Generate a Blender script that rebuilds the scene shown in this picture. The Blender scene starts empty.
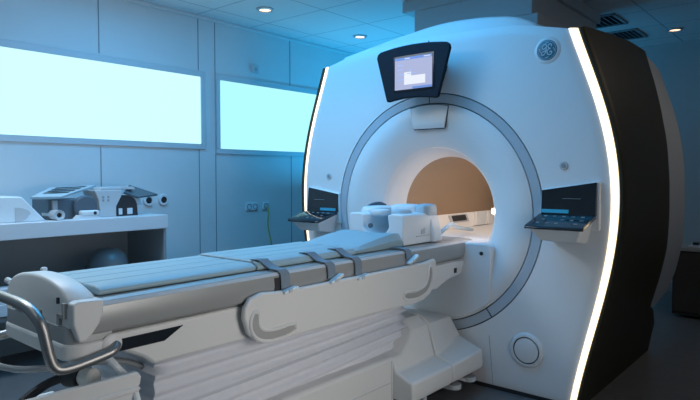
import bpy, bmesh, math, random
import numpy as np
from mathutils import Vector, Matrix
random.seed(4)
PI = math.pi
S = bpy.context.scene
COL = S.collection

# ------------------------------------------------------------------ materials
def mat(name, color, rough=0.5, metal=0.0, noise=0.0, nscale=30.0, bump=0.0, coat=0.0, emit=None, estr=0.0, spec=0.5, alpha=1.0):
    m = bpy.data.materials.new(name); m.use_nodes = True
    nt = m.node_tree; b = nt.nodes['Principled BSDF']
    b.inputs['Roughness'].default_value = rough
    b.inputs['Metallic'].default_value = metal
    b.inputs['Specular IOR Level'].default_value = spec
    b.inputs['Coat Weight'].default_value = coat
    b.inputs['Alpha'].default_value = alpha
    c = (*color, 1)
    tc = nt.nodes.new('ShaderNodeTexCoord')
    n = nt.nodes.new('ShaderNodeTexNoise'); n.inputs['Scale'].default_value = nscale; n.inputs['Detail'].default_value = 4
    nt.links.new(tc.outputs['Object'], n.inputs['Vector'])
    mx = nt.nodes.new('ShaderNodeMix'); mx.data_type = 'RGBA'
    k = noise
    mx.inputs[6].default_value = tuple(max(0, x*(1-k)) for x in color)+(1,)
    mx.inputs[7].default_value = tuple(min(1, x*(1+k)) for x in color)+(1,)
    nt.links.new(n.outputs['Fac'], mx.inputs[0])
    nt.links.new(mx.outputs[2], b.inputs['Base Color'])
    if bump:
        bp = nt.nodes.new('ShaderNodeBump'); bp.inputs['Strength'].default_value = bump; bp.inputs['Distance'].default_value = 0.004
        nt.links.new(n.outputs['Fac'], bp.inputs['Height']); nt.links.new(bp.outputs['Normal'], b.inputs['Normal'])
    if emit:
        b.inputs['Emission Color'].default_value = (*emit, 1); b.inputs['Emission Strength'].default_value = estr
    return m

def ceiling_mat():
    m = bpy.data.materials.new('ceiling_tiles'); m.use_nodes = True
    nt = m.node_tree; b = nt.nodes['Principled BSDF']; b.inputs['Roughness'].default_value = 0.8
    tc = nt.nodes.new('ShaderNodeTexCoord'); sep = nt.nodes.new('ShaderNodeSeparateXYZ')
    nt.links.new(tc.outputs['Object'], sep.inputs[0])
    def line(sock, off, period, w):
        a = nt.nodes.new('ShaderNodeMath'); a.operation = 'SUBTRACT'; nt.links.new(sock, a.inputs[0]); a.inputs[1].default_value = off
        d = nt.nodes.new('ShaderNodeMath'); d.operation = 'DIVIDE'; nt.links.new(a.outputs[0], d.inputs[0]); d.inputs[1].default_value = period
        r = nt.nodes.new('ShaderNodeMath'); r.operation = 'ROUND'; nt.links.new(d.outputs[0], r.inputs[0])
        s = nt.nodes.new('ShaderNodeMath'); s.operation = 'SUBTRACT'; nt.links.new(d.outputs[0], s.inputs[0]); nt.links.new(r.outputs[0], s.inputs[1])
        ab = nt.nodes.new('ShaderNodeMath'); ab.operation = 'ABSOLUTE'; nt.links.new(s.outputs[0], ab.inputs[0])
        l = nt.nodes.new('ShaderNodeMath'); l.operation = 'LESS_THAN'; nt.links.new(ab.outputs[0], l.inputs[0]); l.inputs[1].default_value = w/period
        return l.outputs[0]
    lx = line(sep.outputs[0], -2.305, 0.745, 0.007); ly = line(sep.outputs[1], -0.02, 0.648, 0.007)
    mxm = nt.nodes.new('ShaderNodeMath'); mxm.operation = 'MAXIMUM'; nt.links.new(lx, mxm.inputs[0]); nt.links.new(ly, mxm.inputs[1])
    n = nt.nodes.new('ShaderNodeTexNoise'); n.inputs['Scale'].default_value = 90; nt.links.new(tc.outputs['Object'], n.inputs['Vector'])
    base = nt.nodes.new('ShaderNodeMix'); base.data_type = 'RGBA'
    base.inputs[6].default_value = (.66, .68, .69, 1); base.inputs[7].default_value = (.74, .76, .77, 1)
    nt.links.new(n.outputs['Fac'], base.inputs[0])
    mx = nt.nodes.new('ShaderNodeMix'); mx.data_type = 'RGBA'
    nt.links.new(mxm.outputs[0], mx.inputs[0]); nt.links.new(base.outputs[2], mx.inputs[6]); mx.inputs[7].default_value = (.40, .44, .47, 1)
    nt.links.new(mx.outputs[2], b.inputs['Base Color'])
    return m

M = dict(
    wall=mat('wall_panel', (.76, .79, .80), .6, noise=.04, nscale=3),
    seam=mat('panel_seam', (.25, .29, .32), .7),
    trimw=mat('white_trim', (.66, .7, .73), .5),
    pane=mat('backlit_pane', (.1, .2, .2), .4, emit=(.60, 1.0, 1.05), estr=1.08),
    pane2=mat('backlit_pane_tinted', (.1, .2, .2), .4, emit=(.44, .93, .98), estr=1.03),
    ceil=ceiling_mat(),
    floor=mat('dark_vinyl', (.125, .125, .128), .42, noise=.18, nscale=14),
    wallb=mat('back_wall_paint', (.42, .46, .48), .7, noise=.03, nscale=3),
    shell=mat('white_shell', (.78, .79, .80), .38, noise=.01, nscale=4, coat=.1),
    shell2=mat('top_shell', (.74, .76, .78), .42),
    band=mat('ring_band', (.44, .50, .56), .4, noise=.02),
    gap=mat('joint_gap', (.05, .065, .08), .8),
    darkside=mat('dark_olive_side', (.032, .028, .018), .5, noise=.05, nscale=4, spec=.2),
    rear=mat('grey_rear_cover', (.36, .38, .41), .42, noise=.02),
    led=mat('led_strip', (1, .95, .85), .4, emit=(1.0, .80, .52), estr=1.85),
    bore=mat('bore_liner', (.36, .25, .165), .55, noise=.03, nscale=6),
    borewhite=mat('bore_white', (.88, .88, .88), .4),
    lipglow=mat('lip_glow', (.9, .85, .8), .4, emit=(1, .88, .82), estr=.75),
    lamp=mat('bore_lamp', (1, .9, .8), .4, emit=(1, .83, .66), estr=14),
    black=mat('black_gloss', (.012, .016, .022), .12, coat=.3),
    blackm=mat('black_matte', (.018, .02, .024), .55),
    bezel=mat('monitor_bezel', (.004, .012, .022), .5, spec=.15),
    scr=mat('screen_lit', (.02, .02, .03), .4, emit=(.46, .50, .74), estr=.9, spec=.2),
    scrw=mat('screen_white', (.02, .02, .02), .4, emit=(.82, .86, .95), estr=1.0, spec=.2),
    scrb=mat('screen_bar', (.1, .15, .3), .3, emit=(.10, .17, .38), estr=.9),
    scrt=mat('screen_text', (.2, .25, .4), .3, emit=(.32, .38, .58), estr=.8),
    scrd=mat('panel_display', (.01, .012, .015), .15, coat=.3),
    scrblue=mat('panel_blue_bar', (.03, .2, .35), .3, emit=(.01, .17, .30), estr=.6),
    key=mat('panel_keys', (.20, .22, .25), .35),
    grey=mat('mid_grey', (.30, .31, .32), .5),
    holegrey=mat('hole_grey', (.36, .36, .35), .6),
    lgrey=mat('light_grey', (.52, .55, .57), .45),
    teal=mat('badge_teal', (.05, .19, .27), .35),
    badge=mat('badge_white', (.62, .74, .8), .35),
    rail=mat('table_rail', (.37, .375, .37), .32, noise=.03, nscale=5, metal=.25),
    tablew=mat('table_white', (.70, .695, .68), .42, noise=.015, nscale=6),
    bellow=mat('bellows_fabric', (.66, .67, .72), .75, noise=.05, nscale=30, bump=.1),
    pad=mat('pad_vinyl', (.30, .42, .47), .45, noise=.04, nscale=20, bump=.06),
    strap=mat('strap_web', (.17, .22, .27), .6, noise=.1, nscale=120, bump=.2),
    steel=mat('brushed_steel', (.33, .32, .31), .42, metal=1.0, noise=.05),
    buckle=mat('clear_buckle', (.72, .78, .8), .25),
    coil=mat('coil_white', (.76, .80, .83), .42, noise=.02),
    coilblue=mat('coil_bluegrey', (.42, .53, .60), .45),
    counter=mat('counter_laminate', (.66, .69, .72), .45),
    carcass=mat('cabinet_grey', (.30, .32, .33), .6),
    translucent=mat('smoky_plastic', (.16, .18, .19), .3),
    foam=mat('foam_white', (.70, .77, .80), .7, noise=.02),
    slate=mat('slate_plastic', (.085, .12, .15), .45),
    slot=mat('slot_dark', (.02, .035, .05), .6),
    brown=mat('dark_wood', (.05, .040, .032), .6, noise=.2, nscale=8),
    lwood=mat('light_top', (.36, .33, .30), .5),
    box=mat('duct_casing', (.48, .52, .55), .55, noise=.02),
    vent=mat('vent_metal', (.32, .38, .42), .5),
    spotlens=mat('spot_lens', (1, .9, .8), .4, emit=(1, .62, .36), estr=2.2),
    chrome=mat('chrome_ring', (.5, .52, .55), .3, metal=.6),
    yellow=mat('yellow_cable', (.50, .53, .18), .5),
    red=mat('red_plastic', (.38, .03, .025), .5),
    tipw=mat('white_tip', (.75, .73, .68), .4),
)

# ------------------------------------------------------------------ mesh helpers
def bx(bm, x0, x1, y0, y1, z0, z1, mi=0):
    vs = [bm.verts.new((x, y, z)) for z in (z0, z1) for y in (y0, y1) for x in (x0, x1)]
    for f in ((0, 2, 3, 1), (4, 5, 7, 6), (0, 1, 5, 4), (2, 6, 7, 3), (0, 4, 6, 2), (1, 3, 7, 5)):
        bm.faces.new([vs[i] for i in f]).material_index = mi
def prism(bm, pts, fn, a, b, mi=0):
    """pts: closed 2-D polygon, fn(u,v,t)->xyz, extruded from t=a to t=b"""
    lo = [bm.verts.new(fn(u, v, a)) for u, v in pts]; hi = [bm.verts.new(fn(u, v, b)) for u, v in pts]
    n = len(pts)
    bm.faces.new(lo).material_index = mi; bm.faces.new(hi[::-1]).material_index = mi
    for i in range(n):
        j = (i+1) % n
        bm.faces.new((lo[i], hi[i], hi[j], lo[j])).material_index = mi
XZ = lambda u, v, t: (u, t, v)     # section in x-z, extruded along y
YZ = lambda u, v, t: (t, u, v)     # section in y-z, extruded along x
XY = lambda u, v, t: (u, v, t)
def grid(bm, rows, mi=0, closed=False):
    vr = [[bm.verts.new(p) for p in r] for r in rows]
    for a, b in zip(vr, vr[1:]):
        n = len(a)
        for i in range(n if closed else n-1):
            j = (i+1) % n
            bm.faces.new((a[i], a[j], b[j], b[i])).material_index = mi
    return vr
def smooth_path(pts, k=6):
    P = [Vector(p) for p in pts]; out = []
    for i in range(len(P)-1):
        p0 = P[max(i-1, 0)]; p1 = P[i]; p2 = P[i+1]; p3 = P[min(i+2, len(P)-1)]
        for s in range(k):
            t = s/k
            out.append(0.5*((2*p1)+(p2-p0)*t+(2*p0-5*p1+4*p2-p3)*t*t+(3*p1-p0-3*p2+p3)*t**3))
    out.append(P[-1]); return out
def tube(bm, path, r, seg=12, mi=0, caps=True):
    P = [Vector(p) for p in path]; rows = []; up = None
    for i, p in enumerate(P):
        d = (P[min(i+1, len(P)-1)]-P[max(i-1, 0)]).normalized()
        if up is None:
            up = d.orthogonal().normalized()
        up = (up-d*up.dot(d)).normalized(); s = d.cross(up)
        rows.append([p+(up*math.cos(a)+s*math.sin(a))*r for a in [2*PI*k/seg for k in range(seg)]])
    v = grid(bm, rows, mi, True)
    if caps:
        bm.faces.new(v[0][::-1]).material_index = mi; bm.faces.new(v[-1]).material_index = mi
def lathe(bm, prof, center, axis='y', seg=48, mi=0, a0=0, a1=2*PI):
    """prof: list of (r, h); revolved about the axis through center"""
    c = Vector(center); rows = []; full = abs(a1-a0-2*PI) < 1e-6
    n = seg if full else seg+1
    for r, h in prof:
        row = []
        for k in range(n):
            a = a0+(a1-a0)*k/seg
            u, v = r*math.cos(a), r*math.sin(a)
            row.append(c+(Vector((u, h, v)) if axis == 'y' else Vector((h, u, v)) if axis == 'x' else Vector((u, v, h))))
        rows.append(row)
    grid(bm, rows, mi, full)
def cyl(bm, c, r, h0, h1, axis='y', seg=32, mi=0):
    lathe(bm, [(1e-4, h0), (r, h0), (r, h1), (1e-4, h1)], c, axis, seg, mi)
def B(): return bmesh.new()

ORG = {}
def obj(name, bm, m, parent=None, bevel=0.0, seg=2, sharp=35, org=None):
    bmesh.ops.remove_doubles(bm, verts=bm.verts, dist=1e-5)
    bmesh.ops.recalc_face_normals(bm, faces=bm.faces)
    me = bpy.data.meshes.new(name)
    if parent is not None:
        o0 = ORG[parent.name]
    elif org is not None:
        o0 = Vector(org)
    else:
        xs = [v.co for v in bm.verts]
        o0 = Vector(((min(p.x for p in xs)+max(p.x for p in xs))/2, (min(p.y for p in xs)+max(p.y for p in xs))/2, min(p.z for p in xs)))
    bmesh.ops.translate(bm, verts=bm.verts, vec=-o0)
    for f in bm.faces: f.smooth = True
    bm.to_mesh(me); bm.free()
    for mm in (m if isinstance(m, (list, tuple)) else [m]): me.materials.append(M[mm])
    me.set_sharp_from_angle(angle=math.radians(sharp))
    o = bpy.data.objects.new(name, me); COL.objects.link(o)
    ORG[o.name] = o0.copy()
    if parent is not None: o.parent = parent
    else: o.location = o0
    if bevel:
        md = o.modifiers.new('bevel', 'BEVEL'); md.width = bevel; md.segments = seg; md.limit_method = 'ANGLE'; md.angle_limit = math.radians(40)
    return o
def thing(name, label, cat, loc, group=None):
    o = bpy.data.objects.new(name, None); COL.objects.link(o); o.location = loc; o.empty_display_size = .1
    o['label'] = label; o['category'] = cat
    if group: o['group'] = group
    ORG[o.name] = Vector(loc); return o
def tag(o, label, cat, group=None):
    o['label'] = label; o['category'] = cat
    if group: o['group'] = group
    return o
def struct(o): o['kind'] = 'structure'; return o

# ------------------------------------------------------------------ room
XL, XR, YB, YF, H = -2.6, 3.1, 4.2, -4.6, 2.85
def slab(name, m, *b, org=None):
    bm = B(); bx(bm, *b); return struct(obj(name, bm, m, org=org))
slab('floor', 'floor', XL-.1, XR+.1, YF-.1, YB+.1, -.1, 0)
slab('ceiling', 'ceil', XL-.1, XR+.1, YF-.1, YB+.1, H, H+.1, org=(0, 0, 0))
slab('wall_left', 'wall', XL-.1, XL, YF, YB, 0, H)
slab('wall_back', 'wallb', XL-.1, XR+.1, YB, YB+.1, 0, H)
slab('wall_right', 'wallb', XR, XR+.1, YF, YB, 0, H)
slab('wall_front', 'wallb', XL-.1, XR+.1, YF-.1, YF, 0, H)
# panel joints of the left wall
n = 0
for y, z0, z1 in ((-.96, 2.345, H), (-.96, .12, 1.575), (-2.2, .12, H), (.012, .12, H), (.205, .12, H), (1.215, 2.33, H), (1.23, .12, 1.56)):
    n += 1; slab('trim_%d' % n, 'seam', XL, XL+.003, y-.004, y+.004, z0, z1)
def lit_window(idx, y0, y1, z0, z1):
    bm = B(); bx(bm, XL, XL+.008, y0, y1, z0, z1)
    w = struct(obj('window_%d' % idx, bm, 'pane' if idx == 1 else 'pane2'))
    bm = B(); t = .05; d = XL+.022
    bx(bm, XL, d, y0-t, y1+t, z1, z1+t+.005); bx(bm, XL, d, y0-t, y1+t, z0-t, z0)
    bx(bm, XL, d, y0-t, y0, z0, z1); bx(bm, XL, d, y1, y1+t, z0, z1)
    obj('window_frame', bm, 'trimw', w, bevel=.004)
lit_window(1, -3.1, .028, 1.637, 2.277)
lit_window(2, .252, 2.35, 1.6, 2.272)
bm = B(); bx(bm, XL, XL+.015, YF, YB, 0, .1); struct(obj('baseboard_left', bm, 'trimw', bevel=.004))
bm = B(); bx(bm, XL, XR, YB-.015, YB, 0, .1); struct(obj('baseboard_back', bm, 'seam', bevel=.004))
bm = B(); bx(bm, XL, XL+.03, YF, YB, H-.03, H); struct(obj('trim_9', bm, 'wall', bevel=.004))

# wall sensor, sockets, cable
t = thing('wall_sensor', 'small square white sensor high on the wall above the farther lit window', 'sensor', (XL, .70, 2.40))
bm = B(); bx(bm, XL, XL+.03, .655, .745, 2.405, 2.48); obj('housing', bm, 'trimw', t, bevel=.008)
bm = B(); cyl(bm, (XL, .70, 2.435), .022, .03, .036, 'x', 20); obj('lens', bm, 'lgrey', t)
def outlet(y0, y1, k, label):
    t = thing('wall_outlet', label, 'outlet', (XL, (y0+y1)/2, .975))
    bm = B(); bx(bm, XL, XL+.018, y0, y1, .972, 1.052); obj('plate', bm, 'coil', t, bevel=.006)
    for i in range(k):
        yc = y0+(y1-y0)*(i+.5)/k
        bm = B(); lathe(bm, [(.0001, .008), (.022, .008), (.024, .021), (.030, .021), (.030, .016)], (XL, yc, 1.012), 'x', 24); obj('socket', bm, 'seam', t)
    return t
outlet(.572, .728, 2, 'white double power outlet on the wall below the farther lit window')
outlet(.80, .885, 1, 'white single outlet with a yellow cable plugged into it')
bm = B(); tube(bm, smooth_path([(XL+.02, .842, 1.01), (XL+.05, .845, .97), (XL+.02, .865, .80), (XL+.018, .91, .62), (XL+.02, .95, .40), (XL+.03, 1.1, .05), (XL+.04, 1.5, .012)]), .007, 8)
tag(obj('power_cable', bm, 'yellow'), 'thin yellow cable hanging down the wall from the single outlet', 'cable')
for y, lab in ((-.535, 'round white wall port with dark centre, partly behind the grey coil wing'), (-.385, 'round white wall port with dark centre, nearer the corner pilaster')):
    t = thing('wall_port', lab, 'port', (XL, y, 1.06), 'round wall ports')
    bm = B(); lathe(bm, [(.028, .004), (.03, .022), (.047, .022), (.053, .012), (.053, 0)], (XL, y, 1.116), 'x', 32); obj('flange', bm, 'coil', t)
    bm = B(); lathe(bm, [(.0001, .003), (.028, .003), (.029, .018), (.016, .024), (.0001, .02)], (XL, y, 1.116), 'x', 24); obj('plug', bm, 'blackm', t)

# downlights
for x, y, lab in ((-1.944, .275, 'round recessed downlight in the blue ceiling nearest the first lit window'),
                  (-1.944, 1.638, 'round recessed downlight above the left shoulder of the scanner'),
                  (.735, 3.51, 'round recessed downlight in the dark ceiling at the back right')):
    t = thing('downlight', lab, 'ceiling light', (x, y, H), 'recessed ceiling downlights')
    bm = B(); lathe(bm, [(.052, -.002), (.054, -.016), (.078, -.010), (.080, 0)], (x, y, H), 'z', 32); obj('trim_ring', bm, 'chrome', t)
    bm = B(); cyl(bm, (x, y, H), .052, -.008, -.003, 'z', 28); obj('lens', bm, 'spotlens', t)
# ceiling vents
for x0, x1, y0, y1, lab in ((.02, .44, 2.46, 2.92, 'square slatted ceiling vent nearer the white ceiling casing'), (.06, .44, 3.20, 3.66, 'square slatted ceiling vent nearer the back wall')):
    t = thing('ceiling_vent', lab, 'vent', ((x0+x1)/2, (y0+y1)/2, H), 'slatted ceiling vents')
    bm = B(); bx(bm, x0, x1, y0, y1, H-.004, H-.001); obj('backing', bm, 'slot', t)
    bm = B(); w = .03
    bx(bm, x0, x1, y0, y0+w, H-.014, H); bx(bm, x0, x1, y1-w, y1, H-.014, H); bx(bm, x0, x0+w, y0, y1, H-.014, H); bx(bm, x1-w, x1, y0, y1, H-.014, H)
    obj('frame', bm, 'vent', t, bevel=.003)
    k = 7
    for i in range(k):
        xc = x0+w+(x1-x0-2*w)*(i+.5)/k
        bm = B(); prism(bm, [(xc-.022, H-.005), (xc-.018, H-.005), (xc+.012, H-.026), (xc+.007, H-.026)], XZ, y0+w, y1-w); obj('slat', bm, 'vent', t)
# casing between ceiling and scanner
t = thing('ceiling_casing', 'stepped white duct casing running from the ceiling down behind the scanner top', 'duct casing', (-.22, 1.7, 2.3))
bm = B(); bx(bm, -.87, .34, .91, 2.4, 2.752, H); obj('cap', bm, 'box', t, bevel=.006)
bm = B(); bx(bm, -.755, .305, .93, 2.38, 2.55, 2.76); bx(bm, -.755, .353, .92, 2.36, 2.12, 2.55); obj('duct', bm, 'box', t, bevel=.006)

# ------------------------------------------------------------------ MRI scanner
ZC = 1.088
oz = np.array([0, .259, .469, .759, .984, 1.203, 1.339, 1.475, 1.724, 1.97, 2.165])
ox = np.array([.955, 1.005, 1.058, 1.120, 1.154, 1.167, 1.158, 1.139, 1.075, .992, .920])
cf = np.polyfit(oz, ox, 5)
def prof(z): return float(np.polyval(cf, z))
def ztop(x): return 2.257-.03*(abs(x)/.75)**2.2-.042*max(0, abs(x)-.6)/.32
ZE = ztop(.92)
sc = thing('mri_scanner', 'large white MRI scanner with a round warm-lit bore and glowing side strips', 'mri scanner', (0, .9, 0))
# outline of the front cover (right-hand half bottom to top, then mirrored)
half = [(prof(z), z) for z in np.linspace(0.0, ZE, 60)]
top = [(x, ztop(x)) for x in np.linspace(.92, -.92, 61)][1:-1]
half[-1] = (.92, ZE)
outl = half+top+[(-x, z) for x, z in half[::-1]]
bot = [(x, 0.0) for x in np.linspace(-.955, .955, 41)][1:-1]
outl = outl+bot
def polar(outline, r0, ydep, nr, y_of):
    rows = [[] for _ in range(nr+1)]
    for x, z in outline:
        d = Vector((x, 0, z-ZC)); L = d.length; u = d/L
        for k in range(nr+1):
            s = k/nr; r = r0+(L-r0)*s
            rows[k].append((u.x*r, y_of(s, L, L-r), ZC+u.z*r))
    return rows
bm = B()
def yfront(s, L, edge): return 0.010*max(0, 1-edge/.06)**2
rows = polar(outl, .797, 0, 14, yfront)
rows.insert(0, [(x, .03, z) for x, _, z in rows[0]])
rows.append([(x, .075, z) for x, _, z in rows[-1]])
grid(bm, rows, 0, True)
obj('front_cover', bm, 'shell', sc, sharp=50)
# recessed dark joint behind the ring
bm = B(); lathe(bm, [(.60, .022), (.83, .022), (.83, .04), (.60, .04), (.60, .022)], (0, 0, ZC), 'y', 96); obj('joint_backing', bm, 'gap', sc)
bm = B(); lathe(bm, [(.7315, .025), (.7315, .003), (.734, 0), (.787, 0), (.790, .003), (.790, .025)], (0, 0, ZC), 'y', 128)
ring = obj('accent_ring', bm, 'band', sc)
for a in (90, -53.7, -126.3):
    bm = B(); ca, sa = math.cos(math.radians(a)), math.sin(math.radians(a))
    q = [(.7315, -.0035), (.790, -.0035), (.790, .0035), (.7315, .0035)]
    prism(bm, [(r*ca-w*sa, ZC+r*sa+w*ca) for r, w in q], XZ, -.0012, .004); obj('joint', bm, 'gap', ring)
# flared mouth
fl = [(.7245, .025), (.7245, .002), (.722, 0), (.64, 0)]
for k in range(1, 15):
    tt = k/14; fl.append((.64-.193*tt, .080*tt**1.7))
fl += [(.444, .083), (.440, .090), (.428, .106), (.412, .135), (.394, .19), (.383, .25), (.380, .28)]
bm = B(); lathe(bm, fl, (0, 0, ZC), 'y', 128); obj('bore_surround', bm, 'shell', sc, sharp=70)
bm = B(); lathe(bm, [(.380, .28), (.380, .29), (.380, 1.88)], (0, 0, ZC), 'y', 96); obj('bore_tunnel', bm, 'bore', sc)
# bridge and side rails in the bore
bm = B(); bx(bm, -.335, .335, .28, 1.85, .86, .90)
prism(bm, [(x, ZC-math.sqrt(.716**2-x*x)) for x in np.linspace(-.462, .462, 25)]+[(.465, .890), (.44, .908), (-.44, .908), (-.465, .890)], XZ, -.012, .30)
obj('bore_bridge', bm, 'shell', sc, bevel=.01)
for s in (-1, 1):
    bm = B(); prism(bm, [(s*.37, 1.015), (s*.345, 1.02), (s*.295, .90), (s*.36, .86)], XZ, .34, 1.85)
    rl = obj('bore_rail', bm, 'borewhite', sc, bevel=.006)
    if s < 0:
        def onr(f): return (-.345+.05*f, 1.02-.12*f)
        for y0, y1, f0, f1, nm, m_, th in ((.86, 1.08, .16, .52, 'connector_port', 'blackm', .012), (.82, 1.12, .10, .60, 'port_frame', 'lgrey', .006)):
            (xa, za), (xb, zb) = onr(f0), onr(f1); nx, nz = .92*th, .38*th
            bm = B(); prism(bm, [(xa, za), (xb, zb), (xb+nx, zb+nz), (xa+nx, za+nz)], XZ, y0, y1); obj(nm, bm, m_, rl, bevel=.002)
        for yt, yb_, w_, nm in ((1.26, 1.16, .03, 'rib'), (1.32, 1.20, .16, 'cover_plate'), (1.52, 1.38, .03, 'rib')):
            bm = B(); pr = [(-.343, yt, 1.012), (-.343, yt+w_, 1.012), (-.294, yb_+w_, .905), (-.294, yb_, .905)]; th = .02 if nm == 'rib' else .01
            lo = [bm.verts.new(p) for p in pr]; hi = [bm.verts.new((p[0]+th, p[1], p[2]+.4*th)) for p in pr]
            bm.faces.new(lo); bm.faces.new(hi[::-1])
            for i in range(4): bm.faces.new((lo[i], lo[(i+1) % 4], hi[(i+1) % 4], hi[i]))
            obj(nm, bm, 'borewhite' if nm == 'rib' else 'coil', rl)
bm = B(); tube(bm, [((.441)*math.cos(math.radians(a)), .094, ZC+.441*math.sin(math.radians(a))) for a in range(-22, 97, 3)], .0035, 8); obj('lip_highlight', bm, 'lipglow', sc)  # glowing arc that stands in for the highlight on the bore lip
bm = B(); bx(bm, .408, .432, .106, .116, 1.09, 1.125); obj('bore_lamp', bm, 'lamp', sc, bevel=.004)
# bolt dot on the bridge
bm = B(); cyl(bm, (.40, -.012, .845), .012, -.004, .002, 'y', 16); obj('bolt', bm, 'blackm', sc)
# glowing strips, dark sides, grey rear cover
zi = np.array([0, .22, .36, .416, .60, .818, 1.0, 1.17, 1.373, 1.648, 1.945, 2.2, 2.3])
yi = np.array([1.50, 1.48, 1.30, 1.15, 1.175, 1.165, 1.09, 1.045, 1.043, 1.108, 1.25, 1.33, 1.35])
zo = np.array([0, .33, .381, .446, .598, .838, 1.0, 1.228, 1.53, 1.852, 2.147, 2.3])
yo = np.array([1.2, 1.2, 1.40, 1.70, 1.79, 1.77, 1.68, 1.63, 1.70, 1.84, 1.93, 1.95])
def rise(y): return 1+.034*min(1, max(y, 0)/.9)**.8-.04*max(0, (y-1.15)/.8)**2
def lean(y): return 0.0
for s in (-1, 1):
    zs = np.linspace(0.004, ZE, 70)
    bm = B()
    w = lambda z: float(np.interp(z, [0, .5, 1.2, 2.17], [.027, .031, .036, .045]))
    grid(bm, [[(s*(prof(z)+.001), .006, z), (s*(prof(z)+.25*w(z)), .002, z), (s*(prof(z)+.75*w(z)), .016, z), (s*(prof(z)+w(z)), .034, z), (s*(prof(z)+w(z)), .07, z), (s*(prof(z)+.001), .07, z)] for z in zs], closed=True)
    obj('light_strip', bm, 'led', sc, sharp=60)
    bm = B(); rows = []
    for z in zs:
        y1 = float(np.interp(z, zi, yi)); row = [(s*(prof(z)+w(z)-.004), .06, z), (s*(prof(z)+w(z)+.001), .030, z), (s*(prof(z)+w(z)+.008), .018, z), (s*(prof(z)+w(z)+.022), .018, z)]
        for k in range(15):
            y = .040+(y1-.040)*(k/14)**1.4
            row.append((s*(prof(z)+w(z)+.034+lean(y)), y, z*rise(y) if z > 1.5 else z*(1+(rise(y)-1)*(z/1.5)**3)))
        row.append((row[-1][0]-s*.05, row[-1][1], row[-1][2]))
        rows.append(row)
    grid(bm, rows); obj('side_panel', bm, 'darkside', sc, sharp=50)
    bm = B(); rows = []
    for z in np.linspace(.385, ZE, 60):
        y0 = float(np.interp(z, zi, yi))-.04; y1 = float(np.interp(z, zo, yo)); y1 = max(y1, y0+.03); row = []
        for k in range(9):
            y = y0+(y1-y0)*k/8; e = max(0, (k-6)/2)
            row.append((s*(prof(z)+.054+lean(y)-.006*e*e), y, z*rise(y) if z > 1.5 else z*(1+(rise(y)-1)*(z/1.5)**3)))
        row.append((s*(prof(z)-.12), y1+.02, row[-1][2]))
        rows.append(row)
    grid(bm, rows); obj('rear_fin', bm, 'rear', sc, sharp=50)
# rear plate and roof
bm = B()
o2 = [((prof(z)-.03)*1, z) for z in np.linspace(0.0, ZE, 40)]
o2 = o2+[(x, ztop(x)*1.03) for x in np.linspace(.88, -.88, 31)]+[(-x, z) for x, z in o2[::-1]]+[(x, 0.0) for x in np.linspace(-.9, .9, 21)]
rows = []
for k in range(6):
    r_ = []
    for x, z in o2:
        d = Vector((x, 0, z-ZC)); L = d.length; u = d/L; r = .36+(L-.36)*k/5
        r_.append((u.x*r, 1.88-.35*(k/5)**2*(1 if z < 2.1 else .3), ZC+u.z*r))
    rows.append(r_)
grid(bm, rows, 0, True); obj('rear_cover', bm, 'rear', sc, sharp=50)
bm = B(); rows = []
for y in (.074, .3, .6, .9, 1.15, 1.3, 1.5, 1.7, 1.88):
    rows.append([(x*(.975-.07*max(0, y-.9)), y, ztop(x)*rise(y)-.004) for x in np.linspace(-.99, .99, 41)])
grid(bm, rows); obj('roof_cover', bm, 'darkside', sc, sharp=50)
# raised top hump behind the front cover
hump = [(-.775, 2.12), (-.77, 2.215), (-.765, 2.226), (-.53, 2.263), (-.25, 2.305), (.06, 2.337), (.3, 2.334), (.46, 2.318), (.58, 2.297), (.67, 2.262), (.74, 2.215), (.77, 2.18), (.775, 2.12)]
hp = [(v.x, v.y) for v in smooth_path([(a, b, 0) for a, b in hump[2:]], 5)]
hp = hump[:2]+hp
bm = B(); rows = []
for y, d in ((.012, -.02), (.02, -.006), (.035, 0), (.5, .012), (.9, .0)):
    rows.append([(x, y, max(z+d, 2.12)) for x, z in hp])
g = grid(bm, rows); bm.faces.new(g[0]); bm.faces.new(g[-1][::-1])
obj('top_hump', bm, 'shell2', sc, sharp=50)
bm = B(); bx(bm, -.008-.003, -.008+.003, -.002, .004, 2.195, 2.232); obj('cover_seam', bm, 'gap', sc)
# face details: vertical joints of the lower cover
for s in (-1, 1):
    bm = B(); prism(bm, [(s*.449, .33), (s*.456, .33), (s*.487, .03), (s*.480, .03)], XZ, -.0015, .004); obj('cover_seam', bm, 'lgrey', sc)
bm = B(); bx(bm, -.95, .95, -.004, .03, 0, .022); obj('kick_edge', bm, 'blackm', sc)
# round port cap
bm = B(); lathe(bm, [(.082, -.012), (.084, -.016), (.098, -.012), (.108, .002)], (.70, 0, .285), 'y', 48); cap = obj('cap_rim', bm, 'shell', sc)
bm = B(); lathe(bm, [(.0001, -.016), (.06, -.016), (.074, -.012), (.077, .0)], (.70, 0, .285), 'y', 48); obj('round_cap', bm, 'shell', cap)
bm = B(); lathe(bm, [(.076, -.004), (.084, -.004)], (.70, 0, .285), 'y', 48); obj('cap_joint', bm, 'gap', cap)
# small round buttons
for s, z in ((1, 1.392), (-1, 1.33)):
    bm = B(); lathe(bm, [(.0001, -.004), (.012, -.004), (.014, -.007), (.022, -.007), (.025, .001)], (s*.907, 0, z), 'y', 24); bt = obj('wall_button', bm, 'lgrey', sc)
    bm = B(); cyl(bm, (s*.907, 0, z), .012, -.009, -.003, 'y', 20); obj('button_centre', bm, 'grey', bt)
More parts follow.
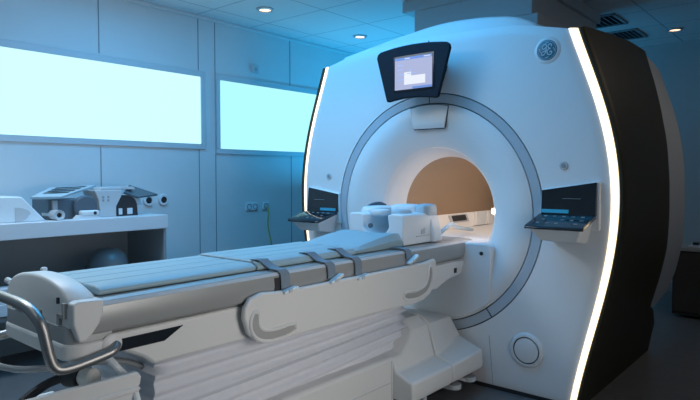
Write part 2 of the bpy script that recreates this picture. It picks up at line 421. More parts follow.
# badge
LX, LZ = .803, 2.060
bm = B(); lathe(bm, [(.058, -.004), (.06, -.008), (.068, -.007), (.080, .001)], (LX, 0, LZ), 'y', 48); bd = obj('badge_rim', bm, 'shell', sc)
bm = B(); lathe(bm, [(.0001, -.009), (.05, -.009), (.058, -.006), (.058, .0)], (LX, 0, LZ), 'y', 48); obj('badge_disc', bm, 'teal', bd)
bm = B()
def stroke(pts, r=.0030, k=1.22): tube(bm, [(LX+x*k, -.0100, LZ+z*k) for x, z in [(v.x, v.y) for v in smooth_path([(a, b, 0) for a, b in pts], 5)]], r, 6)
# two joined cursive capitals
stroke([(-.003, .013), (-.001, .021), (-.009, .027), (-.019, .022), (-.022, .011), (-.015, .005), (-.005, .012), (-.003, .000), (-.008, -.014), (-.017, -.023), (-.026, -.019), (-.024, -.010), (-.013, -.005), (-.003, .000)])
stroke([(.021, .015), (.022, .023), (.014, .027), (.006, .020), (.008, .010), (.017, .005), (.006, .002), (.001, -.009), (.006, -.021), (.017, -.023), (.024, -.014), (.019, -.007), (.013, -.012)])
for a0 in (-14, 76, 166, 256):   # flourishes along the edge
    stroke([(math.cos(math.radians(a0+k*7))*(.0445-.006*(k/4)**2), math.sin(math.radians(a0+k*7))*(.0445-.006*(k/4)**2)) for k in range(5)], .0020, 1.0)
lathe(bm, [(.0505, -.0078), (.052, -.0105), (.0535, -.0078)], (LX, 0, LZ), 'y', 48)
obj('badge_lettering', bm, 'badge', bd)
# light hood at the top of the inner disc
bm = B(); arc = [(x, ZC+math.sqrt(.722**2-x*x)) for x in np.linspace(-.150, .150, 11)]
prism(bm, arc+[(.128, 1.655), (.118, 1.643), (-.118, 1.643), (-.128, 1.655)], XZ, -.003, .004); obj('hood_joint', bm, 'gap', sc)
bm = B(); A = [(x*.967, z-.004) for x, z in arc]
rows = []
for f in np.linspace(0, 1, 9):
    y = -.006-.012*math.sin(f*PI*.5)**2 if f < .9 else -.017+.012*(f-.9)/.1
    r_ = [(x*(1-.17*f), y, z+(1.650-z)*f) for x, z in A]
    rows.append([(r_[0][0], .004, r_[0][2])]+r_+[(r_[-1][0], .004, r_[-1][2])])
g = grid(bm, rows); obj('light_hood', bm, 'shell', sc, sharp=60)
# monitor on the face
YM = -.18
def keyst(w0, w1, z0, z1, bow0, bow1, cr=.03):
    P = []
    for x in np.linspace(-w1+cr, w1-cr, 13): P.append((x, z1+bow1*(1-(x/w1)**2)))
    P.append((w1-.006, z1-.010)); P.append((w1, z1-.035))
    P.append((w0+.002, z0+.03)); P.append((w0-.006, z0+.008))
    for x in np.linspace(w0-cr, -w0+cr, 13): P.append((x, z0+bow0*(1-(x/w0)**2)))
    P.append((-w0+.006, z0+.008)); P.append((-w0-.002, z0+.03)); P.append((-w1, z1-.035)); P.append((-w1+.006, z1-.010))
    return [(x-.022, z) for x, z in P]
bm = B(); prism(bm, keyst(.205, .286, 1.818, 2.158, .022, .026), XZ, YM, YM+.022)
mon = obj('monitor', bm, 'bezel', sc, bevel=.008, seg=3)
bm = B(); prism(bm, keyst(.12, .16, 1.90, 2.08, .0, .0), XZ, YM+.02, .01); obj('monitor_mount', bm, 'bezel', mon)
SX0, SX1, SZ0, SZ1 = -.150, .137, 1.896, 2.102
bm = B(); bx(bm, SX0-.012, SX1+.012, YM-.003, YM+.004, SZ0-.012, SZ1+.012); obj('screen_border', bm, 'black', mon)
bm = B(); bx(bm, SX0, SX1, YM-.006, YM, SZ0, SZ1, 0)
q = YM-.0075
bx(bm, SX0, SX1, q, YM, SZ1-.016, SZ1, 2); bx(bm, SX0+.14, SX1, q, YM, SZ0, SZ0+.014, 2)
bx(bm, SX0+.075, SX1-.05, q, YM, SZ0+.03, SZ0+.085, 1); bx(bm, SX0+.075, SX0+.13, q, YM, SZ0+.085, SZ0+.11, 1)
for k, (w, z) in enumerate(((.05, .155), (.045, .125), (.06, .095), (.05, .062), )):
    bx(bm, SX0+.02, SX0+.02+w, q, YM, SZ0+z, SZ0+z+.006, 3)
bx(bm, SX0+.115, SX0+.135, q, YM, SZ0+.118, SZ0+.124, 3); bx(bm, SX0+.10, SX0+.17, q-.001, YM, SZ0+.098, SZ0+.102, 3)
bx(bm, SX0+.08, SX0+.12, q-.001, YM, SZ1-.011, SZ1-.006, 1); bx(bm, SX1-.06, SX1-.01, q-.001, YM, SZ1-.011, SZ1-.006, 1)
obj('screen', bm, ['scr', 'scrw', 'scrb', 'scrt'], mon)
# control panels either side of the bore
def control_panel(s, dz):
    zb, zt_i, zt_o = 1.125+dz, 1.252+dz, 1.298+dz
    X = lambda v: s*v
    bm = B()   # white housing: back shell plus a wedge below the keypad
    prism(bm, [(.775, 1.03+dz), (1.115, 1.03+dz), (1.115, zt_o+.006), (.79, zt_i+.006)], lambda u, v, t: (X(u), t, v), -.022, .01)
    sec = [(.0, 1.115+dz), (-.225, 1.058+dz), (-.235, 1.045+dz), (-.175, .975+dz), (-.02, .955+dz), (0, .955+dz)]
    lo = []; hi = []
    for (y, z) in sec:
        k = 0.0 if z > 1.03+dz else .045
        lo.append(bm.verts.new((X(.80+k), y, z))); hi.append(bm.verts.new((X(1.09-k), y, z)))
    bm.faces.new(lo); bm.faces.new(hi[::-1])
    for i in range(len(sec)): j = (i+1) % len(sec); bm.faces.new((lo[i], lo[j], hi[j], hi[i]))
    h = obj('control_panel', bm, 'shell', sc, bevel=.008)
    bm = B(); prism(bm, [(.795, zb-.012), (1.10, zb-.012), (1.10, zt_o), (.795, zt_i)], lambda u, v, t: (X(u), t-(v-zb)*-.10, v), -.046, -.018)
    prism(bm, [(.83, 1.205+dz), (.93, 1.205+dz), (.93, 1.207+dz), (.83, 1.207+dz)], lambda u, v, t: (X(u+.09), t, v), -.050, -.03, 2)
    bx(bm, min(X(.80), X(.955)), max(X(.80), X(.955)), -.052, -.04, zb-.002, zb+.018, 1)
    obj('touch_screen', bm, ['scrd', 'scrblue', 'grey'], h, bevel=.003)
    bm = B()   # keypad slab sloping towards the user
    sec = [(-.04, 1.118+dz), (-.245, 1.064+dz), (-.258, 1.052+dz), (-.25, 1.042+dz), (-.04, 1.098+dz)]
    prism(bm, sec, lambda u, v, t: (X(t), u, v), .785, 1.105); kp = obj('keypad', bm, 'black', h, bevel=.004)
    for i in range(5):
        for j in range(3):
            if (i*3+j) % 7 == 4: continue
            u = .84+i*.052+(j % 2)*.012; y = -.085-j*.058; z = 1.118+dz+(y+.04)*(.054/.205)+.0005
            bm = B(); prism(bm, [(u-.009, y-.005), (u+.009, y-.005), (u+.009, y+.005), (u-.009, y+.005)], lambda a, b, t: (X(a), b, z+(b-y)*.263+t), -.002, .0022)
            obj('key', bm, 'key' if (i+j) % 2 else 'grey', kp)
control_panel(1, 0); control_panel(-1, -.055)

# ------------------------------------------------------------------ patient table
tb = thing('patient_table', 'long white patient table with pleated fabric skirt docked into the scanner bore', 'table', (0, -1.2, 0))
# cradle / rail top
sec = [(-.275, .815), (-.25, .80), (.25, .80), (.275, .815), (.285, .86), (.28, .905), (.268, .918), (.24, .924), (.232, .918), (.225, .924), (-.225, .924), (-.232, .918), (-.24, .924), (-.268, .918), (-.28, .905), (-.285, .86)]
bm = B(); prism(bm, sec, XZ, -2.45, .10); obj('tabletop', bm, 'rail', tb, bevel=.004)
bm = B(); prism(bm, [(.279, .9), (.281, .906), (.272, .917), (.268, .914)], XZ, -2.44, .1); 
prism(bm, [(-.279, .9), (-.281, .906), (-.272, .917), (-.268, .914)], XZ, -2.44, .1); obj('edge_groove', bm, 'lgrey', tb)
# rail end joint marks
bm = B(); bx(bm, .280, .2875, -1.655, -1.62, .835, .895); obj('slot', bm, 'blackm', tb)
bm = B(); bx(bm, .283, .2995, -1.715, -1.695, .798, .822); obj('slot', bm, 'blackm', tb)
# under carriage skirt
bm = B()
prism(bm, [(-2.42, .80), (-2.38, .755), (-2.26, .69), (-2.22, .655), (-.75, .648), (-.50, .655), (-.03, .70), (.06, .80)], YZ, -.265, .265)
obj('undercarriage', bm, 'tablew', tb, bevel=.012)
bm = B(); prism(bm, [(-2.40, .735), (-2.18, .735), (-2.10, .777), (-2.38, .777)], YZ, .262, .268); obj('recess', bm, 'black', tb)
bm = B(); prism(bm, [(-1.72, .67), (-.34, .655), (-.2, .70), (-.02, .76), (-.02, .795), (-1.72, .795)], YZ, .255, .281); obj('carriage_side', bm, 'tablew', tb, bevel=.006)
bm = B(); bx(bm, .279, .284, -.145, -.115, .725, .755); obj('slot', bm, 'blackm', tb)
# handle panels (near and far side)
def hole_panel(s):
    x0, x1 = .284, .312
    out = [(-1.845, .76), (-1.84, .80), (-1.81, .835), (-1.75, .85), (-1.60, .838), (-.52, .838), (-.42, .848), (-.40, .835), (-.40, .75), (-.455, .65), (-.53, .622), (-.62, .615), (-1.0, .625), (-1.53, .630), (-1.70, .630), (-1.775, .645), (-1.822, .69)]
    bm = B(); prism(bm, out, YZ, s*x0, s*x1); p = obj('handle_panel', bm, 'tablew', tb, bevel=.01, seg=3)
    for cl in ([(-1.783, .775), (-1.79, .72), (-1.765, .682), (-1.715, .664), (-1.64, .662), (-1.555, .672)], [(-.468, .81), (-.468, .75), (-.505, .69), (-.58, .668), (-.66, .668), (-.73, .678)]):
        C_ = smooth_path([(0, a, b) for a, b in cl], 5); L = []; Rr = []
        for i, p_ in enumerate(C_):
            d = (C_[min(i+1, len(C_)-1)]-C_[max(i-1, 0)]).normalized(); e = min(i, len(C_)-1-i); hw = .023*math.sqrt(min(1, (e+1)/4))
            n_ = Vector((0, -d.z, d.y))*hw
            L.append(p_+n_); Rr.append(p_-n_)
        P = [(v.y, v.z) for v in L+Rr[::-1]]
        bm = B(); prism(bm, P, YZ, s*(x1-.004), s*(x1+.0012)); r_ = obj('hand_hole', bm, 'holegrey', p)
        bm = B(); tube(bm, [(s*(x1-.001), a, b) for a, b in P+[P[0]]], .0085, 8); obj('hole_lip', bm, 'tablew', r_)
hole_panel(1); hole_panel(-1)
# foot end: dome cap, band, bumper
dome = [(-.268, .845), (-.262, .90), (-.235, .94), (-.19, .968), (-.11, .987), (0, .994), (.11, .987), (.19, .968), (.235, .94), (.262, .90), (.268, .845)]
bm = B(); rows = []
for y, k, dzz in ((-2.520, .975, -.012), (-2.515, .992, -.003), (-2.507, 1, 0), (-2.45, 1, -.002), (-2.43, 1, -.012), (-2.41, .99, -.032), (-2.395, .97, -.065)):
    rows.append([(x*k, y, max(.845, z+dzz) if z > .85 else .845) for x, z in [(v.x, v.z) for v in smooth_path([(a, 0, b) for a, b in dome], 4)]])
g = grid(bm, rows); bm.faces.new(g[0]); bm.faces.new(g[-1][::-1]); obj('foot_cap', bm, 'tablew', tb, sharp=50)
def plan(hx, y0, y1, r):
    P = []
    for cx, cy, a in ((hx-r, y0+r, -90), (hx, y1, None), (-hx, y1, None), (-hx+r, y0+r, 180)):
        if a is None: P.append((cx, cy))
        else:
            for k in range(8): b = math.radians(a+90*k/7); P.append((cx+r*math.cos(b), cy+r*math.sin(b)))
    return P
bm = B(); prism(bm, plan(.272, -2.528, -2.38, .05), XY, .790, .846); obj('end_band', bm, 'rail', tb, bevel=.003)
bm = B(); prism(bm, [(x*1.0, y) for x, y in plan(.277, -2.535, -2.36, .06)], XY, .735, .792); obj('bumper', bm, 'tablew', tb, bevel=.012, seg=3)
bm = B(); prism(bm, [(-2.50, .80), (-2.518, .86), (-2.518, .925), (-2.50, .932), (-2.415, .928), (-2.418, .89), (-2.432, .85), (-2.455, .82), (-2.475, .80)], YZ, .245, .2885); obj('corner_cover', bm, 'tablew', tb, bevel=.006, seg=3)
for x0, x1, z0, z1 in ((-.17, -.10, .852, .885), (.0, .06, .850, .875), (.195, .212, .85, .885), (.205, .247, .875, .888), (.235, .248, .885, .925)):
    bm = B(); bx(bm, x0, x1, -2.531, -2.515, z0, z1); obj('notch', bm, 'grey' if x0 < .18 else 'holegrey', tb)
bm = B(); bx(bm, .19, .198, -2.528, -2.505, .918, .938); obj('latch_slot', bm, 'slot', tb)
bm = B(); bx(bm, -.125, -.105, -2.45, -2.43, .96, .996); obj('latch', bm, 'trimw', tb, bevel=.004)
bm = B(); tube(bm, [(-.262, -2.50, .93), (-.30, -2.50, .935)], .012, 10); obj('side_knob', bm, 'lgrey', tb)
# push handle
ph = [(.275, -2.37, .765), (.292, -2.39, .752), (.292, -2.43, .742), (.290, -2.53, .728), (.286, -2.572, .735), (.282, -2.59, .775), (.275, -2.605, .86), (.262, -2.615, .895), (.22, -2.622, .920), (.15, -2.625, .930), (0, -2.628, .934)]
ph = ph+[(-x, y, z) for x, y, z in ph[:-1][::-1]]
bm = B(); tube(bm, smooth_path(ph, 6), .0175, 14); obj('push_handle', bm, 'steel', tb)
bm = B(); lathe(bm, [(.02, .262), (.034, .266), (.037, .276), (.028, .282), (.0001, .282)], (0, -2.385, .768), 'x', 24); obj('handle_socket', bm, 'tablew', tb)
# pleated bellows
bm = B(); rows = []
nz = 40
for k in range(nz+1):
    f = k/nz
    row = []
    for (x, y, w) in [(.235, yy, 1) for yy in np.linspace(-2.20, -.62, 24)]+[(-.235, yy, -1) for yy in np.linspace(-.62, -2.20, 24)]:
        q_ = (y+.62)/(-1.58)
        zb = .34-.10*q_
        z = .66+(zb-.66)*f
        ph_ = f*7
        tri = abs((ph_ % 1)-.5)*2
        r_ = (tri-.5)*.028+.010*math.sin(y*3+k*.4)*f
        yy = y+(-.008*tri if q_ > .98 else .008*tri if q_ < .02 else 0)
        row.append((x+w*r_, yy, z+.012*math.sin(q_*PI)*f*-1))
    rows.append(row)
grid(bm, rows, 0, True); obj('bellows', bm, 'bellow', tb, sharp=80)
# base column housing
bm = B(); prism(bm, [(-.31, .035), (.31, .035), (.31, .345), (.298, .362), (-.298, .362), (-.31, .345)], XZ, -2.15, -.815); obj('base_housing', bm, 'tablew', tb, bevel=.01)
bm = B(); bx(bm, .309, .3115, -.845, -.838, .05, .345); bx(bm, .309, .313, -2.1, -.85, .225, .229); obj('base_seam', bm, 'lgrey', tb)
bm = B(); bx(bm, -.26, .26, -2.1, -.2, 0, .035); obj('base_foot', bm, 'blackm', tb)
# foot tray with loose cables
bm = B(); prism(bm, [(-2.95, .45), (-2.36, .45), (-2.33, .60), (-2.305, .618), (-2.30, .645), (-2.315, .665), (-2.95, .668)], YZ, .29, .315)
prism(bm, [(-2.95, .60), (-2.315, .597), (-2.305, .607), (-2.315, .617), (-2.95, .62)], YZ, .312, .322)
bx(bm, -.30, .30, -2.95, -2.34, .44, .46); obj('foot_tray', bm, 'tablew', tb, bevel=.005)
# docking cowl by the scanner, split at the joint
def cowl(name, ya, yb, secs):
    bm = B(); g = grid(bm, [[(x, y, z) for x, z in s_+[(-x, z) for x, z in s_[::-1]]] for y, s_ in secs], 0, True)
    bm.faces.new(g[0]); bm.faces.new(g[-1][::-1]); return obj(name, bm, 'tablew', tb, bevel=.012, seg=3, sharp=30)
s1 = [(.43, .13), (.447, .17), (.440, .243), (.325, .275), (.268, .455), (.205, .502)]
s0 = [(.43, .13), (.435, .16), (.428, .248), (.27, .310), (.20, .42), (.165, .425)]
s2 = [(.43, .13), (.445, .17), (.438, .243), (.327, .278), (.28, .46), (.215, .51)]
s3 = [(.43, .13), (.445, .17), (.438, .243), (.33, .280), (.295, .40), (.22, .44)]
s4 = [(.43, .13), (.445, .17), (.438, .243), (.332, .282), (.306, .350), (.24, .365)]
cowl('docking_cowl', -.42, -.04, [(-.415, s1), (-.04, s0)])
cowl('docking_cowl', -.72, -.425, [(-.83, s4), (-.74, s4), (-.66, s3), (-.60, s2), (-.425, s1)])
# floor pedals
for x0, y0, lab in ((.16, -.30, 0), (.16, -.12, 0)):
    bm = B(); cyl(bm, (.375, y0, 0), .045, .062, .09, 'z', 20); bx(bm, x0, .375, y0-.045, y0+.045, .062, .09)
    obj('pedal', bm, 'lgrey', tb, bevel=.008)
bm = B(); bx(bm, .33, .345, -.05, -.01, .03, .16); obj('release_lever', bm, 'red', tb, bevel=.004)
bm = B(); tube(bm, [(.36, -.60, .02), (.36, -.60, .14)], .016, 12); lathe(bm, [(.0001, .385), (.03, .385), (.035, .375), (.035, .335), (.0001, .335)], (0, -.60, .036), 'x', 20); obj('caster', bm, 'lgrey', tb)

# loose cables and plug in the tray
t = thing('plug_handle', 'black cylindrical plug with a white tip lying in the foot tray', 'plug', (.14, -2.44, .60))
bm = B(); tube(bm, [(.06, -2.44, .626), (.13, -2.42, .632)], .036, 16); obj('grip', bm, 'blackm', t, bevel=.006)
bm = B(); tube(bm, [(.13, -2.42, .632), (.19, -2.40, .64)], .032, 16); obj('tip', bm, 'tipw', t, bevel=.012)
bm = B(); tube(bm, smooth_path([(.06, -2.44, .626), (.02, -2.5, .60), (.03, -2.6, .55), (.05, -2.66, .48)]), .016, 10); obj('lead', bm, 'blackm', t)
bm = B(); tube(bm, smooth_path([(-.35, -2.62, .66), (-.15, -2.56, .64), (.02, -2.5, .66), (.12, -2.3, .66), (.15, -2.2, .62)]), .012, 10)
tag(obj('cable', bm, 'grey'), 'grey cable looping over the foot tray behind the black plug', 'cable')
bm = B(); tube(bm, smooth_path([(.20, -2.36, .70), (.235, -2.34, .66), (.25, -2.30, .60), (.24, -2.27, .50)]), .014, 10)
tag(obj('hose', bm, 'coil'), 'short white hose dropping beside the push handle lower bend', 'hose')

# mattress pads
def pad(name, label, y0, y1, zt, hx, lines, thick=.036):
    bm = B(); sec = [(-hx, .926), (-hx-.006, .926+thick*.4), (-hx+.006, zt-.008), (-hx+.03, zt)]
    zt_ = [(-hx+.06, zt)]
    mid = []
    for lx in lines:
        mid += [(lx-.006, zt), (lx, zt-.005), (lx+.006, zt)]
    s_ = sec+mid+[(-x, z) for x, z in sec[::-1]]
    prism(bm, s_, XZ, y0, y1)
    o = obj(name, bm, 'pad', bevel=.010, seg=3)
    return tag(o, label, 'pad')
pad('table_pad', 'blue-grey mattress pad with stitched lines at the foot end of the table', -2.40, -1.70, .958, .215, (-.11, 0, .11))
pad('table_pad', 'thicker blue-grey mattress pad in the middle of the table under the straps', -1.695, -1.03, .966, .215, (-.11, 0, .11))
bm = B(); rows = []
for y, z in ((-1.02, .955), (-1.015, .962), (-.97, .968), (-.80, .995), (-.66, 1.012), (-.615, 1.008), (-.597, .985), (-.592, .93)):
    hx = .20
    rows.append([(-hx, y, .927), (-hx-.012, y, (.927+z)/2), (-hx+.01, y, z-.004), (-hx*.5, y, z-.006), (0, y, z-.012), (hx*.5, y, z-.006), (hx-.01, y, z-.004), (hx+.012, y, (.927+z)/2), (hx, y, .927)])
g = grid(bm, rows); bm.faces.new([v for v in g[0]]); bm.faces.new(g[-1][::-1])
# straps over the near rail
for y, zl, tilt, lab in ((-1.58, .815, 0, 'first'), (-1.29, .828, .05, 'second'), (-1.10, .80, 0, 'third'), (-.64, .855, .06, 'fourth')):
    pass
tag(obj('headrest_pad', bm, 'pad', sharp=50, bevel=.006), 'raised blue-grey headrest cushion in front of the white head coil', 'cushion')
labs = ('grey webbing strap nearest the foot end, beside the dark rail slot', 'grey webbing strap second from the foot end, with a slanted clear buckle',
        'grey webbing strap hanging straight down the middle of the side panel', 'grey webbing strap nearest the scanner with a white upturned buckle')
for (y, zl, til), lab in zip(((-1.60, .843, .0), (-1.30, .848, .010), (-1.10, .835, 0), (-.655, .868, .014)), labs):
    t = thing('strap', lab, 'strap', (.28, y, zl), 'straps over the table rail')
    w = .026
    path = [(.17, .968), (.203, .967), (.222, .948), (.245, .930), (.272, .924), (.286, .908), (.291, .88), (.2925, zl)] if y < -.9 else [(.205, .93), (.225, .931), (.245, .930), (.272, .924), (.286, .908), (.291, .88), (.2925, zl)]
    if y > -.9: path[0] = (.21, .929)
    bm = B(); rows = []
    for i, (x, z) in enumerate(path):
        sh = -.07*max(0, (.285-x)/.11)
        rows.append([(x, y-w+sh, z), (x, y+w+sh, z), (x+.004, y+w+sh, z+.004), (x+.004, y-w+sh, z+.004)])
    g = grid(bm, rows, 0, True); bm.faces.new(g[0]); bm.faces.new(g[-1][::-1]); obj('webbing', bm, 'strap', t)
    bm = B(); k = til*1.2
    prism(bm, [(y-.035, zl-.018-k*.4), (y+.05, zl-.006+k), (y+.05, zl+.010+k), (y-.035, zl-.004-k*.4)], YZ, .296, .328); bk = obj('buckle', bm, 'buckle', t, bevel=.004)
    bm = B(); prism(bm, [(y-.012, zl-.013), (y+.008, zl-.011), (y+.008, zl+.004), (y-.012, zl+.002)], YZ, .326, .331); obj('buckle_bar', bm, 'lgrey', bk)

# head coil
hc = thing('head_coil', 'white cradle-shaped head coil standing at the scanner end of the table', 'coil', (0, -.4, .926))
YC0, YC1 = -.585, -.235
bm = B(); sec = [(.20, .928), (.205, 1.09), (.195, 1.108), (.12, 1.112), (.088, 1.10)]
for k in range(9):
    a = math.radians(-20-140*k/8); sec.append((.105*math.cos(a)*1.0, 1.06+.085*math.sin(a)))
sec += [(-.088, 1.10), (-.12, 1.112), (-.195, 1.108), (-.205, 1.09), (-.20, .928)]
prism(bm, sec, XZ, YC0, YC1); obj('cradle', bm, 'coil', hc, bevel=.008, seg=3)
bm = B(); prism(bm, [(.200, 1.09), (.23, .965), (.23, .928), (-.23, .928), (-.23, .965), (-.200, 1.09)], XZ, -.30, -.20); obj('rear_block', bm, 'coil', hc, bevel=.01)
bm = B(); prism(bm, [(-.40, .985), (-.36, .985), (-.36, 1.02), (-.40, 1.01)], YZ, .203, .206); bx(bm, .2, .2065, -.45, -.30, .972, .976); obj('side_mark', bm, 'lgrey', hc)
for x, y, rx, ry, rz, m_, nm in ((-.12, -.40, .08, .11, .034, 'coil', 'coil_lobe'), (.03, -.30, .10, .08, .045, 'coil', 'coil_lobe'), (.16, -.28, .045, .08, .05, 'coilblue', 'hinge'), (.10, -.46, .05, .06, .022, 'coilblue', 'hinge'), (-.02, -.50, .05, .05, .020, 'coil', 'coil_lobe'), (.175, -.26, .025, .05, .034, 'coil', 'coil_lobe')):
    bm = B(); bmesh.ops.create_uvsphere(bm, u_segments=20, v_segments=10, radius=1.0)
    for v in bm.verts:
        c = v.co; p = 4.0
        s_ = (abs(c.x)**p+abs(c.y)**p+abs(c.z)**p)**(-1/p)
        v.co = Vector((x+c.x*s_*rx, y+c.y*s_*ry, 1.112+c.z*s_*rz))
    obj(nm, bm, m_, hc)
bm = B(); tube(bm, smooth_path([(-.19, -.44, 1.115), (-.18, -.40, 1.145), (-.16, -.34, 1.155), (-.14, -.30, 1.14)]), .013, 10); obj('retaining_strap', bm, 'slate', hc)
bm = B(); tube(bm, smooth_path([(.16, -.13, .96), (.17, -.05, 1.0), (.12, .10, 1.01), (.05, .3, .97), (0, .6, .93)]), .013, 10); obj('coil_lead', bm, 'coilblue', hc)
bm = B(); cyl(bm, (-.04, YC0+.03, 1.035), .014, -.034, -.02, 'y', 16); obj('port', bm, 'slate', hc)

# ------------------------------------------------------------------ counter along the left wall
ct = thing('side_counter', 'long white worktop with an open grey shelf unit under it against the left wall', 'counter', (-2.3, -1.9, 0))
bm = B(); bx(bm, XL, -2.0, -3.6, -.716, .915, 1.022); obj('worktop', bm, 'counter', ct, bevel=.004)
bm = B(); bx(bm, XL, -2.02, -.745, -.722, 0, .915); obj('end_panel', bm, 'carcass', ct)
bm = B(); bx(bm, XL, XL+.02, -3.6, -.745, 0, .915); obj('back_panel', bm, 'carcass', ct)
bm = B(); bx(bm, XL+.02, -2.02, -3.6, -.745, .38, .41); obj('lower_shelf', bm, 'carcass', ct)
bm = B(); bx(bm, XL+.02, -2.02, -3.6, -3.57, .0, .915); obj('end_panel', bm, 'carcass', ct)
bm = B(); bx(bm, -2.12, -2.005, -3.6, -1.55, .50, .60); bx(bm, -2.14, -2.0, -3.6, -1.55, .42, .50); obj('drawer_front', bm, 'counter', ct, bevel=.004)
# dome in the open shelf
t = thing('plastic_dome', 'smoky grey plastic dome on the shelf under the worktop', 'dome', (-2.2, -1.12, .41))
bm = B(); lathe(bm, [(.150, 0), (.150, .20), (.146, .26), (.125, .32), (.08, .358), (.0001, .370)], (-2.2, -1.12, .41), 'z', 40); obj('shell', bm, 'translucent', t)
bm = B(); lathe(bm, [(.145, .20), (.160, .20), (.160, .225), (.145, .225)], (-2.2, -1.12, .41), 'z', 40); obj('rim', bm, 'slate', t)
# wedge cushion
Z0 = 1.022
bm = B(); prism(bm, [(-2.25, Z0), (-1.62, Z0), (-1.775, Z0+.172), (-2.25, Z0+.176)], YZ, -2.5, -2.08)
t = thing('wedge_cushion', 'white wedge-shaped cushion with a half-moon grip at the left end of the worktop', 'cushion', (-2.3, -1.8, Z0))
obj('body', bm, 'foam', t, bevel=.008)
bm = B(); P = [(-1.82+.10*math.sin(a)*(1 if a < PI/2 else .85), Z0+.05+.05*math.cos(a)) for a in np.linspace(0, PI, 12)]
prism(bm, P, YZ, -2.085, -2.076); obj('grip', bm, 'lgrey', t)
# breast / body coil
bc = thing('body_coil', 'blue-grey body coil with slotted sloping top, disc and black arched end plate on the worktop', 'coil', (-2.2, -1.2, Z0))
def plate(quad, th):
    bm = B(); a = [Vector(q) for q in quad]; nrm = (a[1]-a[0]).cross(a[3]-a[0]).normalized()*th
    lo = [bm.verts.new(p) for p in a]; hi = [bm.verts.new(p+nrm) for p in a]
    bm.faces.new(lo); bm.faces.new(hi[::-1])
    for i in range(4): bm.faces.new((lo[i], lo[(i+1) % 4], hi[(i+1) % 4], hi[i]))
    return bm
TP = [(-2.10, -1.714, 1.176), (-2.10, -1.509, 1.174), (-2.30, -1.154, 1.249), (-2.30, -1.499, 1.236)]
tp = obj('slotted_top', plate(TP, .014), 'coilblue', bc)
A_ = [Vector(p) for p in TP]
for k in range(4):
    v0 = .30+k*.17; v1 = v0+.09
    f = lambda u, v: A_[0]*(1-u)*(1-v)+A_[1]*u*(1-v)+A_[2]*u*v+A_[3]*(1-u)*v
    qd = [f(.18, v0)+Vector((0, 0, .0145)), f(.86, v0)+Vector((0, 0, .0145)), f(.86, v1)+Vector((0, 0, .0145)), f(.18, v1)+Vector((0, 0, .0145))]
    obj('slot', plate(qd, .002), 'slot', tp)
bm = B(); bx(bm, -2.42, -2.14, -1.58, -1.30, Z0, 1.165); obj('housing', bm, 'slate', bc, bevel=.006)
for y in (-1.56, -1.40):
    bm = B(); bx(bm, -2.14, -2.115, y, y+.035, Z0+.03, 1.16); obj('post', bm, 'grey', bc, bevel=.004)
bm = B(); lathe(bm, [(.0001, -.035), (.074, -.035), (.084, -.028), (.084, 0), (.0001, 0)], (-2.12, -1.335, 1.107), 'x', 40)
for v in bm.verts: v.co.x = -4.24-v.co.x
obj('disc', bm, 'slate', bc)
bm = B(); prism(bm, [(-1.27, Z0), (-1.08, Z0), (-1.08, 1.10), (-1.03, 1.19), (-1.03, 1.225), (-1.25, 1.225), (-1.22, 1.16), (-1.21, 1.07)], YZ, -2.34, -2.13); obj('bracket', bm, 'lgrey', bc, bevel=.006)
for z in (1.14, 1.165):
    for y in (-1.19, -1.15): 
        bm = B(); bx(bm, -2.131, -2.126, y, y+.012, z, z+.016); obj('pin_hole', bm, 'grey', bc)
bm = B(); prism(bm, [(-1.20, 1.226), (-.90, 1.226), (-.92, 1.248), (-1.18, 1.248)], YZ, -2.36, -2.16); obj('bridge', bm, 'lgrey', bc, bevel=.004)
ar = [(-1.09, Z0)]+[(-1.0-.10*math.cos(a), 1.10+.085*math.sin(a)) for a in np.linspace(0.15, PI-.15, 14)]+[(-.893, Z0)]
bm = B(); prism(bm, ar, YZ, -2.17, -2.145); ap = obj('end_plate', bm, 'blackm', bc)
for y0, y1 in ((-1.115, -1.085), (-1.055, -1.025), (-.985, -.94)):
    bm = B(); bx(bm, -2.146, -2.142, max(y0, -1.085), y1, Z0+.012, Z0+.06); obj('cutout', bm, 'trimw', ap, bevel=.008)
obj('wing', plate([(-2.14, -1.02, 1.196), (-2.14, -.90, 1.155), (-2.30, -.628, 1.166), (-2.30, -.888, 1.249)], .016), 'slate', bc)
bm = B(); prism(bm, [(-.94, 1.17), (-.86, 1.16), (-.83, 1.10), (-.87, 1.10)], YZ, -2.28, -2.18); obj('wing_arm', bm, 'coilblue', bc)
bm = B(); bx(bm, -2.08, -2.025, -1.40, -1.265, Z0+.018, Z0+.062)
t = thing('connector_plug', 'small white rounded connector box in front of the grey disc', 'connector', (-2.05, -1.33, Z0))
obj('shell', bm, 'coil', t, bevel=.014, seg=3)
bm = B(); prism(bm, [(-1.44, Z0), (-1.24, Z0), (-1.28, Z0+.02), (-1.41, Z0+.03)], YZ, -2.09, -2.03); obj('foot', bm, 'coil', t)
bm = B(); cyl(bm, (0, -1.30, Z0+.042), .012, -2.027, -2.022, 'x', 16); obj('pin_hole', bm, 'blackm', t)
t = thing('foam_roll', 'short pale foam roll with a dark hollow beside the white wedge cushion', 'roll', (-2.1, -1.545, Z0))
bm = B(); lathe(bm, [(.018, -2.045), (.036, -2.04), (.037, -2.25), (.017, -2.25), (.018, -2.045)], (0, -1.545, Z0+.037), 'x', 28); obj('sleeve', bm, 'lgrey', t)
bm = B(); cyl(bm, (0, -1.545, Z0+.037), .018, -2.24, -2.06, 'x', 20); obj('core', bm, 'blackm', t)

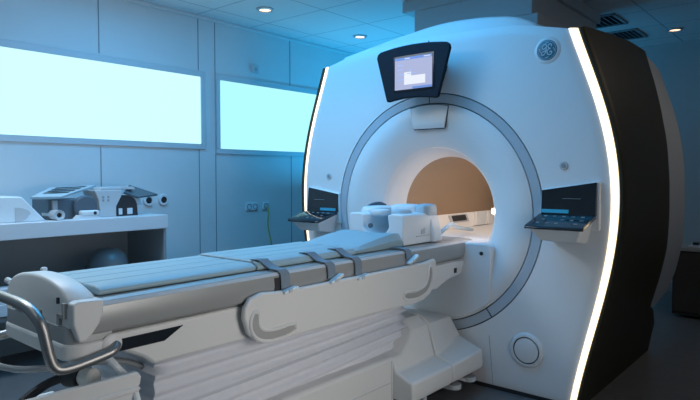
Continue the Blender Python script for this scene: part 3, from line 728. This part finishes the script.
# ------------------------------------------------------------------ low cabinet at the back right
cb = thing('low_cabinet', 'dark brown low cabinet with a lighter top at the back right', 'cabinet', (1.8, 3.1, 0))
bm = B(); bx(bm, .9, 2.9, 2.84, 3.4, .03, .63); obj('body', bm, 'brown', cb)
bm = B(); bx(bm, .88, 2.92, 2.815, 3.42, .632, .665); obj('top', bm, 'lwood', cb, bevel=.004)
for k in range(3):
    bm = B(); bx(bm, .91+k*.665, 1.56+k*.665, 2.825, 2.84, .06, .62); dr = obj('door', bm, 'brown', cb, bevel=.004)
    bm = B(); tube(bm, [(1.50+k*.665, 2.812, .42), (1.50+k*.665, 2.812, .54)], .007, 8); obj('handle', bm, 'grey', dr)
t = thing('storage_tray', 'small pale tray lying on the low cabinet at the back right', 'tray', (1.1, 2.95, .665))
bm = B(); bx(bm, 1.02, 1.28, 2.86, 3.06, .665, .685); obj('base', bm, 'lgrey', t, bevel=.004)
bm = B(); bx(bm, 1.05, 1.10, 2.90, 2.96, .685, .71); obj('lid', bm, 'blackm', t, bevel=.004)

# ------------------------------------------------------------------ lights
def area(name, loc, rot, size, sy, power, color, spread=PI):
    l = bpy.data.lights.new(name, 'AREA'); l.shape = 'RECTANGLE'; l.size = size; l.size_y = sy; l.energy = power; l.color = color; l.spread = spread
    o = bpy.data.objects.new(name, l); COL.objects.link(o); o.location = loc; o.rotation_euler = rot; return o
R = math.radians
area('blue_ceiling_light', (-.7, -.95, 2.82), (0, 0, 0), 2.2, 1.2, 46, (.04, .46, 1.0))
area('blue_cove_light', (-1.75, 2.2, 1.2), (PI, 0, 0), .6, 1.6, 32, (.02, .48, 1.0))
area('white_ceiling_light', (.6, -3.3, 2.82), (R(8), 0, 0), 1.2, 1.0, 5, (.9, .95, 1.0))
area('left_wall_fill', (-1.4, -2.3, 2.82), (0, R(-25), 0), .8, 1.6, 46, (.82, .92, 1.0), R(140))  # added fill with no known fixture, brightens the left wall and worktop
area('warm_wall_light', (2.8, -1.5, 1.0), (0, R(84), R(3)), 1.2, 1.2, 9, (1.0, .96, .91), R(100))
area('side_ceiling_light', (2.4, 1.4, 2.82), (0, 0, 0), .6, .6, 8, (1.0, .80, .60))
area('bore_light', (0, 1.0, 1.45), (0, 0, 0), .3, 1.3, 4.2, (1.0, .86, .74))
area('bore_rim_light', (.395, .18, 1.15), (0, R(90), 0), .12, .06, 3.0, (1.0, .74, .58))
W = bpy.data.worlds.new('world'); S.world = W; W.use_nodes = True
W.node_tree.nodes['Background'].inputs[0].default_value = (.02, .03, .04, 1); W.node_tree.nodes['Background'].inputs[1].default_value = 1

# ------------------------------------------------------------------ camera
cd = bpy.data.cameras.new('camera'); cam = bpy.data.objects.new('camera', cd); COL.objects.link(cam)
cd.sensor_fit = 'HORIZONTAL'; cd.sensor_width = 36; cd.lens = 588.88*36/700; cd.clip_start = .05
cam.location = (2.15696, -3.36194, 1.33647)
cam.rotation_euler = (R(90-2.38615), 0, R(40.31591))
S.camera = cam
S.view_settings.view_transform = 'Standard'; S.view_settings.look = 'None'; S.view_settings.exposure = 0; S.view_settings.gamma = 1; S.view_settings.use_curve_mapping = False
